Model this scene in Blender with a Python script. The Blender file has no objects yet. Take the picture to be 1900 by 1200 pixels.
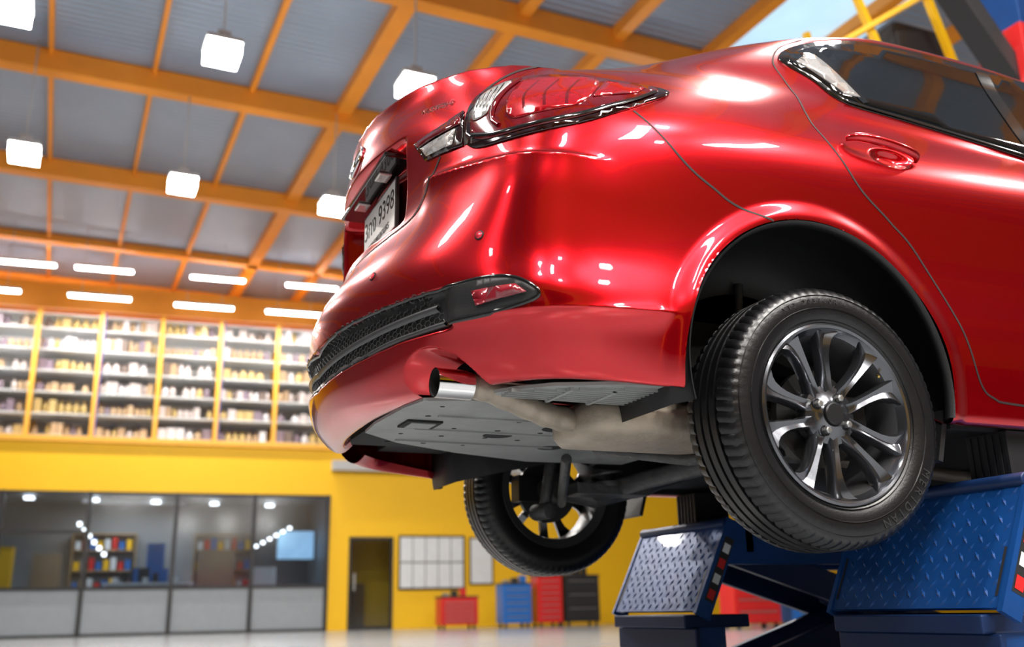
import bpy,bmesh,math,random,numpy as np
from mathutils import Vector,Matrix
from mathutils.bvhtree import BVHTree
from mathutils.geometry import delaunay_2d_cdt
random.seed(7)
SC=bpy.context.scene
try: SC.view_settings.view_transform='Standard'
except Exception: pass
HZ=.86
CAM=np.array([-1.6475,-2.7183,-.4402]);FPX=1813.24;PIT=.2837;ROL=.0196;YAW=-.4073
def camrows():
    c,s=math.cos(YAW),math.sin(YAW)
    A=np.array([[c,s,0],[0,0,1],[-s,c,0]],float)
    cp,sp=math.cos(PIT),math.sin(PIT);P=np.array([[1,0,0],[0,cp,-sp],[0,sp,cp]])
    cr,sr=math.cos(ROL),math.sin(ROL);Q=np.array([[cr,-sr,0],[sr,cr,0],[0,0,1]])
    return Q@P@A
RM=camrows()
cam=bpy.data.cameras.new('camera');co=bpy.data.objects.new('camera',cam);SC.collection.objects.link(co)
cam.sensor_width=36;cam.lens=36*FPX/1900;cam.clip_end=200
cam.dof.use_dof=True;cam.dof.focus_distance=2.55;cam.dof.aperture_fstop=2.2
M=Matrix.Identity(4)
for i in range(3):
    M[i][0]=RM[0][i];M[i][1]=RM[1][i];M[i][2]=-RM[2][i]
M[0][3],M[1][3],M[2][3]=CAM[0],CAM[1],CAM[2]+HZ
co.matrix_world=M;SC.camera=co
# ================= materials
def mat(name,col,rough=.5,metal=0,coat=0,spec=.5,noise=None,bump=None,emis=0,alpha=1,trans=0,coatr=.03):
    m=bpy.data.materials.new(name);m.use_nodes=True;nt=m.node_tree;b=nt.nodes['Principled BSDF']
    c=(*col,1)
    b.inputs['Base Color'].default_value=c;b.inputs['Roughness'].default_value=rough;b.inputs['Metallic'].default_value=metal
    b.inputs['Coat Weight'].default_value=coat;b.inputs['Coat Roughness'].default_value=coatr;b.inputs['Specular IOR Level'].default_value=spec
    if emis: b.inputs['Emission Color'].default_value=c;b.inputs['Emission Strength'].default_value=emis
    tc=nt.nodes.new('ShaderNodeTexCoord')
    sc,amt=noise if noise else (6,.08)
    n=nt.nodes.new('ShaderNodeTexNoise');n.inputs['Scale'].default_value=sc;n.inputs['Detail'].default_value=5
    nt.links.new(tc.outputs['Object'],n.inputs['Vector'])
    mx=nt.nodes.new('ShaderNodeMix');mx.data_type='RGBA'
    mx.inputs['A'].default_value=(*[v*(1-amt) for v in col],1);mx.inputs['B'].default_value=(*[min(1,v*(1+amt)) for v in col],1)
    nt.links.new(n.outputs['Fac'],mx.inputs['Factor']);nt.links.new(mx.outputs['Result'],b.inputs['Base Color'])
    if bump:
        n2=nt.nodes.new('ShaderNodeTexNoise');n2.inputs['Scale'].default_value=bump[0];n2.inputs['Detail'].default_value=4
        nt.links.new(tc.outputs['Object'],n2.inputs['Vector'])
        bp=nt.nodes.new('ShaderNodeBump');bp.inputs['Strength'].default_value=bump[1];bp.inputs['Distance'].default_value=.01
        nt.links.new(n2.outputs['Fac'],bp.inputs['Height']);nt.links.new(bp.outputs['Normal'],b.inputs['Normal'])
    return m
M_paint=mat('red_paint',(.52,.001,.007),.24,.85,1,noise=(900,.2),coatr=.015)
M_glass=mat('dark_glass',(.006,.007,.008),.04,0,.5)
M_black=mat('black_plastic',(.012,.012,.013),.45,bump=(300,.1))
M_gmesh=mat('grille_plastic',(.035,.035,.037),.35)
M_satin=mat('satin_trim',(.09,.09,.095),.3,.3,.3)
M_blackgl=mat('gloss_black',(.008,.008,.008),.12,0,.6)
M_seam=mat('seam_dark',(.01,.001,.001),.7)
M_rub=mat('tire_rubber',(.006,.006,.007),.31,noise=(40,.3),bump=(200,.08))
M_rublet=mat('tire_lettering',(.03,.03,.031),.35)
M_rim=mat('gunmetal_alloy',(.12,.125,.14),.2,.9,.8)
M_rimd=mat('rim_barrel',(.03,.03,.033),.4,.7)
M_rimb=mat('rim_inner',(.10,.10,.105),.4,.7)
M_steel=mat('brushed_steel',(.45,.45,.44),.35,.9,noise=(30,.3))
M_chrome=mat('chrome',(.8,.8,.8),.08,1)
M_exh=mat('exhaust_metal',(.40,.34,.27),.5,.5,noise=(14,.35),bump=(40,.3))
M_tray=mat('undertray_grey',(.28,.29,.28),.55,noise=(9,.35),bump=(60,.2))
M_dark=mat('underbody_black',(.006,.006,.006),.8)
M_sus=mat('suspension_iron',(.09,.09,.09),.5,.6,noise=(20,.4),bump=(60,.4))
M_lblack=mat('lamp_housing',(.012,.002,.003),.08,0,1)
M_lred=mat('lamp_red',(.13,.001,.004),.06,.1,1,noise=(30,.5))
M_lredm=mat('lamp_red_inner',(.45,.003,.010),.15,.4,1,noise=(120,.5))
M_sensglow=mat('sensor_red_glow',(.8,.02,.05),.1,.3,1,emis=.08)  # faint glow put into the parking sensor faces, which are no lamps
M_lclear=mat('lamp_clear',(.62,.6,.58),.12,.5,1,noise=(200,.4))
M_white=mat('plate_white',(.72,.72,.7),.4)
M_ink=mat('plate_ink',(.02,.02,.02),.5)
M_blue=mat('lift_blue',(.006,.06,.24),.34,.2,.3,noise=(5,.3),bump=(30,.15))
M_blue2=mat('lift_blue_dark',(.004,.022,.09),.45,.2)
M_orange=mat('beam_orange',(.90,.30,.02),.5,noise=(2,.15))
M_yellow=mat('wall_yellow',(.97,.55,.003),.55,noise=(1,.05))
M_floor=mat('floor_grey',(.30,.32,.34),.22,noise=(1.5,.2),bump=(3,.05))
M_wgrey=mat('wall_grey',(.5,.5,.5),.7)
M_wdark=mat('wall_side',(.16,.17,.19),.7)
M_frame=mat('frame_black',(.02,.02,.022),.4)
M_frost=mat('frosted_panel',(.30,.33,.36),.3)
M_redbox=mat('tool_red',(.65,.02,.02),.35,0,.3)
M_bluebox=mat('tool_blue',(.02,.15,.5),.35)
M_paper=mat('paper',(.75,.78,.8),.6)
M_em=mat('lamp_emitter',(1,.97,.92),.5,emis=45)
M_em2=mat('tube_emitter',(1,.98,.95),.5,emis=26)
M_em3=mat('office_emitter',(1,.98,.95),.5,emis=8)
M_tv=mat('screen',(.35,.6,.9),.3,emis=1.1,noise=(3,.7))
M_sky=mat('skylight_sheet',(.45,.68,.9),.5,emis=.9,noise=(1.2,.5))
M_roof=mat('roof_sheet',(.30,.38,.50),.38,.3,noise=(.6,.25))
def wavebump(m,sc,st,dist,axis):
    nt=m.node_tree;wv=nt.nodes.new('ShaderNodeTexWave');wv.inputs['Scale'].default_value=sc;wv.bands_direction=axis;tc=nt.nodes.new('ShaderNodeTexCoord')
    nt.links.new(tc.outputs['Object'],wv.inputs['Vector']);bp=nt.nodes.new('ShaderNodeBump');bp.inputs['Strength'].default_value=st;bp.inputs['Distance'].default_value=dist
    nt.links.new(wv.outputs['Fac'],bp.inputs['Height']);nt.links.new(bp.outputs['Normal'],nt.nodes['Principled BSDF'].inputs['Normal'])
wavebump(M_roof,2.2,.5,.04,'Y')
def thinglass():
    m=bpy.data.materials.new('window_glass');m.use_nodes=True;nt=m.node_tree;nt.nodes.clear()
    o=nt.nodes.new('ShaderNodeOutputMaterial');a=nt.nodes.new('ShaderNodeBsdfTransparent');g=nt.nodes.new('ShaderNodeBsdfGlossy');x=nt.nodes.new('ShaderNodeMixShader')
    a.inputs[0].default_value=(.75,.8,.85,1);g.inputs['Roughness'].default_value=.12;x.inputs[0].default_value=.10
    nt.links.new(a.outputs[0],x.inputs[1]);nt.links.new(g.outputs[0],x.inputs[2]);nt.links.new(x.outputs[0],o.inputs[0]);return m
M_wing=thinglass()
# ================= mesh builder
class MB:
    def __init__(s): s.v=[];s.f=[];s.m=[];s.s=[]
    def add(s,vs,fs,mi=0,sm=False):
        o=len(s.v);s.v+=[tuple(map(float,v)) for v in vs];s.f+=[tuple(i+o for i in f) for f in fs];s.m+=[mi]*len(fs);s.s+=[sm]*len(fs)
    def box(s,x0,x1,y0,y1,z0,z1,mi=0,R=None,c=None):
        vs=[Vector((x,y,z)) for x in(x0,x1) for y in(y0,y1) for z in(z0,z1)]
        if R is not None:
            c=Vector(c) if c is not None else Vector(((x0+x1)/2,(y0+y1)/2,(z0+z1)/2))
            vs=[R@(v-c)+c for v in vs]
        s.add(vs,[(0,1,3,2),(4,6,7,5),(0,4,5,1),(2,3,7,6),(0,2,6,4),(1,5,7,3)],mi)
    def bar(s,a,b,w,h,mi=0,side=None):
        a=Vector(a);b=Vector(b);d=(b-a).normalized();u=Vector(side) if side else (Vector((0,0,1)) if abs(d.z)<.9 else Vector((1,0,0)))
        p=d.cross(u).normalized();q=p.cross(d).normalized()
        vs=[v+p*i*w/2+q*j*h/2 for v in(a,b) for i in(-1,1) for j in(-1,1)]
        s.add(vs,[(0,1,3,2),(4,6,7,5),(0,4,5,1),(2,3,7,6),(0,2,6,4),(1,5,7,3)],mi)
    def tube(s,P,r,seg=12,mi=0,cap=True,sm=True,closed=False):
        P=[Vector(p) for p in P];n=len(P);rs=r if hasattr(r,'__len__') else [r]*n
        up=None;vs=[]
        for i in range(n):
            t=(P[min(i+1,n-1)]-P[max(i-1,0)])
            if closed:t=P[(i+1)%n]-P[i-1]
            t.normalize()
            if up is None: up=Vector((0,0,1)) if abs(t.z)<.9 else Vector((1,0,0))
            a=t.cross(up).normalized();b=a.cross(t).normalized();up=b
            for k in range(seg):
                th=2*math.pi*k/seg;vs.append(P[i]+a*math.cos(th)*rs[i]+b*math.sin(th)*rs[i])
        fs=[]
        for i in range(n if closed else n-1):
            j=(i+1)%n
            for k in range(seg):
                l=(k+1)%seg;fs.append((i*seg+k,i*seg+l,j*seg+l,j*seg+k))
        if cap and not closed: fs+= [tuple(range(seg)),tuple(reversed(range((n-1)*seg,n*seg)))]
        s.add(vs,fs,mi,sm)
    def lathe(s,prof,c=(0,0,0),seg=96,mi=0,sm=True,closed=False,axis='Y'):
        vs=[]
        for k in range(seg):
            th=2*math.pi*k/seg;ct,st=math.cos(th),math.sin(th)
            for r,y in prof:
                vs.append((c[0]+r*ct,c[1]+y,c[2]+r*st) if axis=='Y' else (c[0]+r*ct,c[1]+r*st,c[2]+y))
        n=len(prof);fs=[]
        for k in range(seg):
            l=(k+1)%seg
            for j in range(n if closed else n-1):
                q=(j+1)%n;fs.append((k*n+j,l*n+j,l*n+q,k*n+q))
        s.add(vs,fs,mi,sm)
    def obj(s,name,mats,parent=None,bevel=0,mw=None,mirror=False,recalc=True):
        me=bpy.data.meshes.new(name);me.from_pydata(s.v,[],s.f)
        for m in mats: me.materials.append(m)
        me.polygons.foreach_set('material_index',s.m);me.polygons.foreach_set('use_smooth',s.s)
        if recalc:
            b=bmesh.new();b.from_mesh(me);bmesh.ops.recalc_face_normals(b,faces=b.faces);b.to_mesh(me);b.free()
        o=bpy.data.objects.new(name,me);SC.collection.objects.link(o)
        if parent:o.parent=parent
        if mw is not None:o.matrix_world=mw
        if mirror:
            md=o.modifiers.new('mirror','MIRROR');md.use_axis=(False,True,False);md.use_clip=False;md.merge_threshold=.0015
        if bevel:
            md=o.modifiers.new('bevel','BEVEL');md.width=bevel;md.segments=2;md.limit_method='ANGLE'
        return o
def empty(name,loc=(0,0,0)):
    e=bpy.data.objects.new(name,None);SC.collection.objects.link(e);e.location=loc;return e
def text(name,body,mt,size,mw,parent,ext=.0005,align='CENTER'):
    c=bpy.data.curves.new(name,'FONT');c.body=body;c.size=size;c.extrude=ext;c.align_x=align;c.align_y='CENTER';c.materials.append(mt)
    o=bpy.data.objects.new(name,c);SC.collection.objects.link(o);o.parent=parent;o.matrix_local=mw;return o
# ================= car body surface
side_y=[.865,.876,.884,.884,.878,.874,.878,.883,.880,.862,.838,.812,.788]
side_z=[-.01,.06,.15,.24,.33,.43,.53,.61,.68,.745,.80,.85,.90]
cols={}
cols['A']=[(-.93,0,.09),(-.96,0,.055),(-1.04,0,.09),(-1.085,0,.165),(-1.09,0,.30),(-1.085,0,.37),(-1.055,0,.44),(-1.01,0,.505),(-.985,0,.56),(-.985,0,.68),(-1.0,0,.79),(-.99,0,.865),(-.968,0,.93),(-.945,0,.985),(-.85,0,1.03),(-.50,0,1.085),(-.10,0,1.20),(.35,0,1.32),(.6,0,1.365),(.9,0,1.38)]
cols['B']=[(-.90,-.34,.09),(-.93,-.35,.055),(-1.0,-.35,.09),(-1.03,-.35,.165),(-1.035,-.35,.30),(-1.03,-.35,.37),(-1.005,-.35,.44),(-.965,-.35,.51),(-.94,-.35,.57),(-.935,-.35,.69),(-.94,-.35,.79),(-.93,-.35,.865),(-.91,-.345,.92),(-.885,-.34,.968),(-.78,-.32,1.005),(-.47,-.30,1.075),(-.07,-.27,1.195),(.37,-.26,1.31),(.6,-.2,1.36),(.95,0,1.38)]
cols['C']=[(-.81,-.58,.09),(-.84,-.60,.055),(-.88,-.615,.09),(-.91,-.63,.17),(-.925,-.64,.28),(-.92,-.64,.36),(-.90,-.635,.45),(-.88,-.625,.53),(-.865,-.62,.60),(-.855,-.61,.70),(-.84,-.60,.79),(-.815,-.58,.86),(-.79,-.565,.91),(-.755,-.55,.95),(-.65,-.50,.982),(-.41,-.47,1.06),(-.02,-.46,1.19),(.37,-.47,1.285),(.65,-.35,1.34),(1.0,0,1.38)]
cols['D']=[(-.70,-.74,.09),(-.72,-.765,.05),(-.745,-.79,.10),(-.765,-.81,.18),(-.795,-.832,.25),(-.785,-.818,.33),(-.78,-.817,.44),(-.775,-.815,.53),(-.758,-.805,.60),(-.73,-.79,.69),(-.70,-.77,.77),(-.66,-.73,.835),(-.63,-.70,.885),(-.59,-.665,.93),(-.52,-.62,.97),(-.34,-.57,1.045),(.02,-.555,1.19),(.38,-.56,1.275),(.7,-.42,1.335),(1.05,0,1.38)]
cols['E']=[(-.44,-.82,.06),(-.47,-.845,.035),(-.48,-.86,.09),(-.49,-.872,.16),(-.495,-.884,.235),(-.50,-.868,.33),(-.50,-.865,.43),(-.50,-.87,.52),(-.50,-.872,.60),(-.49,-.865,.68),(-.47,-.842,.75),(-.45,-.81,.81),(-.42,-.772,.865),(-.38,-.74,.915),(-.33,-.70,.96),(-.22,-.63,1.05),(.08,-.60,1.20),(.40,-.605,1.28),(.75,-.45,1.33),(1.1,0,1.38)]
def mk(xs,up,y0=0,zb=None):
    L=[(xs,-.80,.02)]
    for k in range(13):
        z=side_z[k]
        if k==0 and zb is not None:z=zb
        L.append((xs,-(side_y[k]+y0),z))
    for k,p in up.items():L=L[:k]+[p]+L[k+1:] if k<len(L) else L+[p]
    return L
cols['F']=mk(-.2,{13:(-.14,-.768,.91),14:(-.10,-.73,.965),15:(-.05,-.68,1.07),16:(.18,-.638,1.20),17:(.44,-.617,1.29),18:(.78,-.49,1.335),19:(1.12,0,1.38)},0,.01)
cols['G']=mk(.1,{13:(.12,-.79,.905),14:(.14,-.765,.955),15:(.20,-.72,1.07),16:(.32,-.67,1.19),17:(.5,-.63,1.298),18:(.82,-.50,1.34),19:(1.15,0,1.38)})
cols['H']=mk(.5,{13:(.5,-.80,.888),14:(.5,-.78,.93),15:(.5,-.738,1.04),16:(.54,-.688,1.17),17:(.62,-.638,1.302),18:(.9,-.50,1.345),19:(1.18,0,1.38)})
cols['I']=mk(1.0,{13:(1.0,-.812,.87),14:(1.0,-.79,.905),15:(1.0,-.745,1.02),16:(1.0,-.695,1.155),17:(1.0,-.642,1.298),18:(1.05,-.50,1.345),19:(1.22,0,1.38)})
cols['J']=mk(1.7,{13:(1.7,-.815,.85),14:(1.68,-.79,.88),15:(1.63,-.75,.98),16:(1.55,-.70,1.12),17:(1.45,-.62,1.27),18:(1.35,-.46,1.33),19:(1.27,0,1.38)})
cols['K']=mk(2.4,{12:(2.38,-.81,.81),13:(2.3,-.76,.845),14:(2.15,-.72,.87),15:(1.95,-.68,.96),16:(1.78,-.64,1.09),17:(1.58,-.58,1.24),18:(1.42,-.4,1.32),19:(1.32,0,1.375)})
cols['L']=mk(3.0,{10:(3,-.83,.70),11:(2.98,-.78,.74),12:(2.88,-.70,.77),13:(2.6,-.62,.81),14:(2.28,-.58,.85),15:(2.05,-.55,.95),16:(1.85,-.52,1.08),17:(1.63,-.48,1.24),18:(1.46,-.33,1.32),19:(1.34,0,1.375)},-.02)
def fr(x,y,n): return [(x-.12,y*.92,.05),(x-.06,y*.98,.03),(x-.02,y,.08),(x,y,.15),(x+.01,y,.24),(x+.01,y,.33),(x,y,.42),(x-.02,y,.50),(x-.05,y*.98,.57),(x-.09,y*.96,.62),(x-.15,y*.93,.66),(x-.24,y*.88,.70),(x-.42,y*.8,.745),(2.75,y*.7,.80),(2.33,y*.65,.85),(2.1,y*.62,.95),(1.89,y*.58,1.07),(1.66,y*.54,1.23),(1.49,y*.35,1.32),(1.36,0,1.375)]
cols['M']=fr(3.45,-.70,0);cols['N']=fr(3.60,-.38,0);cols['O']=fr(3.64,0,0)
T=np.array([cols[k] for k in 'ABCDEFGHIJKLMNO'])
def herm(P,t,tt):
    n=len(t);h=np.diff(t);d=np.diff(P,axis=0)/h.reshape(-1,*([1]*(P.ndim-1)))
    m=np.zeros_like(P);m[0]=d[0];m[-1]=d[-1]
    for i in range(1,n-1): m[i]=(d[i-1]*h[i]+d[i]*h[i-1])/(h[i]+h[i-1])
    k=np.clip(np.searchsorted(t,tt,side='right')-1,0,n-2)
    sh=[-1]+[1]*(P.ndim-1)
    x=((tt-t[k])/h[k]).reshape(sh);hk=h[k].reshape(sh)
    return (2*x**3-3*x**2+1)*P[k]+(x**3-2*x**2+x)*hk*m[k]+(-2*x**3+3*x**2)*P[k+1]+(x**3-x**2)*hk*m[k+1]
FL=np.array([1,-1,1.])
Tu=np.concatenate([T[1:2]*FL,T,T[-2:-1]*FL])
tu=np.concatenate([[0],np.cumsum(np.linalg.norm(np.diff(Tu[:,4:11],axis=0),axis=2).mean(1))])
NU=1050;uu=np.linspace(tu[1],tu[-2],NU)
G1=herm(Tu,tu,uu)
Gv=np.concatenate([G1,G1[:,-2:-1]*FL],axis=1)
tv=np.concatenate([[0],np.cumsum(np.linalg.norm(np.diff(T,axis=1),axis=2)[:9].mean(0))]);tv=np.append(tv,tv[-1]+tv[-1]-tv[-2])
NV=620;vv=np.linspace(0,tv[-2],NV)
D=herm(np.swapaxes(Gv,0,1),tv,vv);D=np.swapaxes(D,0,1)
def gsm(D,sig,axis,flip):
    r=int(3*sig);k=np.exp(-.5*(np.arange(-r,r+1)/sig)**2);k/=k.sum()
    D=np.moveaxis(D,axis,0);n=len(D)
    if flip: a=D[1:r+1][::-1]*FL;b=D[-r-1:-1][::-1]*FL
    else: a=2*D[:1]-D[1:r+1][::-1];b=D[-r-1:-1][::-1]*FL
    E=np.concatenate([a,D,b]);o=sum(k[i]*E[i:i+n] for i in range(2*r+1))
    return np.moveaxis(o,0,axis)
D=gsm(D,6,0,True);D=gsm(D,5,1,False)
D[0,:,1]=0;D[-1,:,1]=0;D[:,-1,1]=0
def sst(a,b,x):
    t=np.clip((x-a)/(b-a),0,1);return t*t*(3-2*t)
X,Y,Z=D[...,0].copy(),D[...,1].copy(),D[...,2].copy()
du=np.gradient(D,axis=0);dv=np.gradient(D,axis=1);NN=np.cross(du,dv);NN/=np.linalg.norm(NN,axis=-1,keepdims=True)+1e-9
if (NN[NU//2,150,1]>0): NN=-NN
rear=X<-.6
def asym(d,wa,wb): return np.where(d>0,np.exp(-np.abs(d)/wa),np.exp(-np.abs(d)/wb))
cz=.207+.0*X
D+=NN*(.011*np.exp(-np.abs(Z-cz)/.016)*sst(-.42,-.50,X)*sst(-.52,-.66,Y))[...,None]
# bumper upper shelf crease under the lamps
zs=.641-.163*(np.clip(-Y,.489,.86)-.489)
D+=NN*(.013*asym(Z-zs,.006,.05)*sst(-.56,-.72,X)*sst(-.44,-.50,Y))[...,None]
# recess for plate
D[...,0]+=.095*(X<-.8)*sst(-.36,-.31,Y)*sst(.565,.58,Z)*(1-sst(.80,.82,Z))
# trunk lip
zl=.985-.075*np.abs(Y)
lipm=(X<-.60)*sst(-.66,-.60,Y)
D[...,0]-=.028*asym(Z-zl,.006,.030)*lipm
D[...,2]+=.013*asym(Z-zl,.012,.02)*lipm
gz0=.165+.03*np.clip(-Y/.5,0,1);gz1=.270+.018*np.clip(-Y/.3,0,1)
D[...,0]+=.022*rear*sst(-.66,-.62,Y)*sst(-.006,.006,Z-gz0)*(1-sst(-.006,.006,Z-gz1))
for xc,zc,RR in ((-.02,.09,.405),(2.70,.09,.39)):
    r=np.hypot(X-xc,Z-zc);w=(1-sst(RR+.005,RR+.06,r))*(Y<-.6)*(Z<.75)
    D[...,1]-=.012*w
hx,hz=.305,.735
r=np.hypot((X-hx)/.085,(Z-hz)/.036);D[...,1]+=.022*(1-sst(.3,1,r))*(Y<-.6)
ARCH=((-.02,.09,.405),(2.70,.09,.39))
X,Y,Z=D[...,0],D[...,1],D[...,2]
side=(Y<-.6)&(Z<.6)&(X>-.6)
ins=np.zeros(X.shape,bool)
for xc,zc,RR in ARCH: ins|=side&(np.hypot(X-xc,Z-zc)<RR)
EY,EZ,ER=-.56,.06,.10
inx=(X<-.7)&(np.hypot(Y-EY,Z-EZ)<ER)
idx=np.arange(NU*NV).reshape(NU,NV)
Q=np.stack([idx[:-1,:-1],idx[:-1,1:],idx[1:,1:],idx[1:,:-1]],-1).reshape(-1,4)
insf=ins.reshape(-1);inxf=inx.reshape(-1);keep=~(insf|inxf)[Q].all(1);Q=Q[keep]
V=D.reshape(-1,3).copy();mv=np.where(insf)[0]
for xc,zc,RR in ARCH:
    dx=V[mv,0]-xc;dz=V[mv,2]-zc;rr=np.hypot(dx,dz);s=(rr<RR)&(rr>1e-6);j=mv[s]
    V[j,0]=xc+dx[s]*RR/rr[s];V[j,2]=zc+dz[s]*RR/rr[s]
mv=np.where(inxf)[0];dy=V[mv,1]-EY;dz=V[mv,2]-EZ;rr=np.hypot(dy,dz)+1e-6
near=rr>ER*.8
V[mv[near],1]=EY+dy[near]*ER/rr[near];V[mv[near],2]=EZ+dz[near]*ER/rr[near]
used=np.unique(Q);rem=-np.ones(len(V),int);rem[used]=np.arange(len(used));V=V[used];Q=rem[Q]
car=empty('car',(0,0,HZ))
me=bpy.data.meshes.new('body_shell');me.from_pydata(V.tolist(),[],Q.tolist());me.polygons.foreach_set('use_smooth',[True]*len(Q));me.materials.append(M_paint)
ob=bpy.data.objects.new('body_shell',me);SC.collection.objects.link(ob);ob.parent=car
md=ob.modifiers.new('m','MIRROR');md.use_axis=(False,True,False);md.merge_threshold=.0015
bv=BVHTree.FromPolygons([tuple(v) for v in V.tolist()],[tuple(f) for f in Q.tolist()])
dC=Vector((.75,.66,0)).normalized();eC=Vector((dC.y,-dC.x,0))
RC=Vector((-.35,0,0))
def proj(mode,a,z):
    if mode=='side':o,d=Vector((a,-2,z)),Vector((0,1,0))
    elif mode=='rear':o,d=Vector((-3,a,z)),Vector((1,0,0))
    elif mode=='top':o,d=Vector((a,z,3)),Vector((0,0,-1))
    elif mode=='rad':
        th=a/.75;d=Vector((math.cos(th),math.sin(th),0));o=RC-d*3+Vector((0,0,z))
    else:o,d=eC*a-dC*3+Vector((0,0,z)),dC
    h,n,_,_=bv.ray_cast(o,d)
    if h is None:
        h,n,_,_=bv.find_nearest(o+d*(2.2 if mode!='top' else 1.8))
    if n.dot(d)>0:n=-n
    return h,n
def c3(p): v=Vector(p);return (v.dot(eC),v.z)
def cr(p): return (.75*math.atan2(-p[1],-(p[0]+.35)),p[2])
def spline(pts,n=8,closed=True):
    P=np.array(pts,float);N=len(P);out=[]
    for i in range(N if closed else N-1):
        if closed:p0,p1,p2,p3=P[i-1],P[i],P[(i+1)%N],P[(i+2)%N]
        else:p0,p1,p2,p3=P[max(i-1,0)],P[i],P[i+1],P[min(i+2,N-1)]
        for k in range(n):
            t=k/n;out.append(.5*((2*p1)+(-p0+p2)*t+(2*p0-5*p1+4*p2-p3)*t*t+(-p0+3*p1-3*p2+p3)*t**3))
    if not closed:out.append(P[-1])
    return out
def lin(pts,n=8,closed=True):
    P=np.array(pts,float);N=len(P);out=[]
    for i in range(N if closed else N-1):
        for k in range(n): out.append(P[i]+(P[(i+1)%N]-P[i])*k/n)
    if not closed:out.append(P[-1])
    return out
def inside(p,poly):
    x,y=p;c=False;j=len(poly)-1
    for i in range(len(poly)):
        xi,yi=poly[i];xj,yj=poly[j]
        if (yi>y)!=(yj>y) and x<(xj-xi)*(y-yi)/(yj-yi)+xi:c=not c
        j=i
    return c
def patch(name,poly,mode,mt,off=.002,step=.02,smooth=True,thick=.003,mirror=True,parent=None,n=8,offf=None):
    B=[tuple(map(float,p)) for p in (spline(poly,n) if smooth else lin(poly,n))]
    xs=[p[0] for p in B];zs=[p[1] for p in B];pts=list(B)
    x=min(xs)+step/2
    while x<max(xs):
        z=min(zs)+step/2
        while z<max(zs):
            if inside((x,z),B) and min(abs(x-b[0])+abs(z-b[1]) for b in B)>step*.4: pts.append((x,z))
            z+=step
        x+=step
    nb=len(B)
    r=delaunay_2d_cdt([Vector(p) for p in pts],[(i,(i+1)%nb) for i in range(nb)],[],0,1e-7)
    vs=r[0];fs=[f for f in r[2] if inside(tuple(sum((vs[i] for i in f),Vector((0,0)))/len(f)),B)]
    out=[];mb=MB()
    for v in vs:
        h,nn=proj(mode,v[0],v[1]);o=off+(offf(v[0],v[1]) if offf else 0);out.append(h+nn*o)
    mb.add(out,fs,0,True);o=mb.obj(name,[mt],parent or car,mirror=False)
    sd=o.modifiers.new('s','SOLIDIFY');sd.thickness=thick;sd.offset=0
    if mirror:
        md=o.modifiers.new('mirror','MIRROR');md.use_axis=(False,True,False);md.merge_threshold=.0005
    return o
def ribbon(name,pts,mode,w=.004,off=.0008,mt=None,n=12,sm=True,mirror=True,closed=False,thick=0):
    P=spline(pts,n,closed) if sm else lin(pts,n,closed)
    HN=[proj(mode,p[0],p[1]) for p in P];mb=MB();vs=[];N=len(P)
    for i in range(N):
        t=(HN[(i+1)%N if closed else min(i+1,N-1)][0]-HN[i-1 if (closed or i>0) else 0][0]).normalized();s=HN[i][1].cross(t).normalized()
        h=HN[i][0]+HN[i][1]*off
        vs+=[h-s*w/2,h+HN[i][1]*thick,h+s*w/2]
    fs=[]
    for i in range(N if closed else N-1):
        j=(i+1)%N
        fs+=[(3*i,3*i+1,3*j+1,3*j),(3*i+1,3*i+2,3*j+2,3*j+1)]
    mb.add(vs,fs,0,True);return mb.obj(name,[mt or M_seam],car,mirror=mirror,recalc=False)
# ---- side glass & trim
glass=[(.13,1.10),(.19,1.03),(.269,.955),(.509,.93),(.887,.885),(1.0,.877),(1.6,.862),(2.0,.87),(1.87,.965),(1.62,1.13),(1.48,1.205),(1.3,1.235),(1.0,1.25),(.7,1.255),(.45,1.24),(.26,1.19)]
patch('side_window_surround',[(.10,1.104),(.17,1.02),(.255,.938),(.505,.913),(.885,.868),(1.0,.86),(1.6,.845),(2.04,.853),(1.89,.97),(1.64,1.145),(1.49,1.222),(1.3,1.252),(1.0,1.267),(.7,1.272),(.44,1.257),(.235,1.205)],'side',M_blackgl,.0015,.05)
patch('side_window_glass',glass,'side',M_glass,.004,.05)
patch('quarter_window_trim',[(.15,1.09),(.265,.975),(.32,.975),(.235,1.14),(.20,1.135)],'side',M_lclear,.007,.03,smooth=False)
ribbon('b_pillar',[(.99,.875),(.97,1.0),(.955,1.245)],'side',.06,.008,M_blackgl)
ribbon('window_divider',[(.33,.955),(.28,1.06),(.25,1.17)],'side',.03,.008,M_blackgl)
ribbon('window_sill_molding',[(.255,.942),(.505,.917),(.885,.872),(1.0,.864),(1.6,.849),(2.04,.857)],'side',.012,.007,M_blackgl,thick=.004)
patch('rear_screen',[(-.40,-.0),(-.38,-.25),(-.33,-.44),(.0,-.46),(.28,-.44),(.32,-.25),(.33,0),(.0,.0)],'top',M_glass,.003,.06,smooth=False)
patch('wind_screen',[(1.62,0),(1.64,-.3),(1.6,-.48),(1.9,-.56),(2.12,-.5),(2.2,-.3),(2.22,0)],'top',M_glass,.003,.06,smooth=False)
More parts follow.
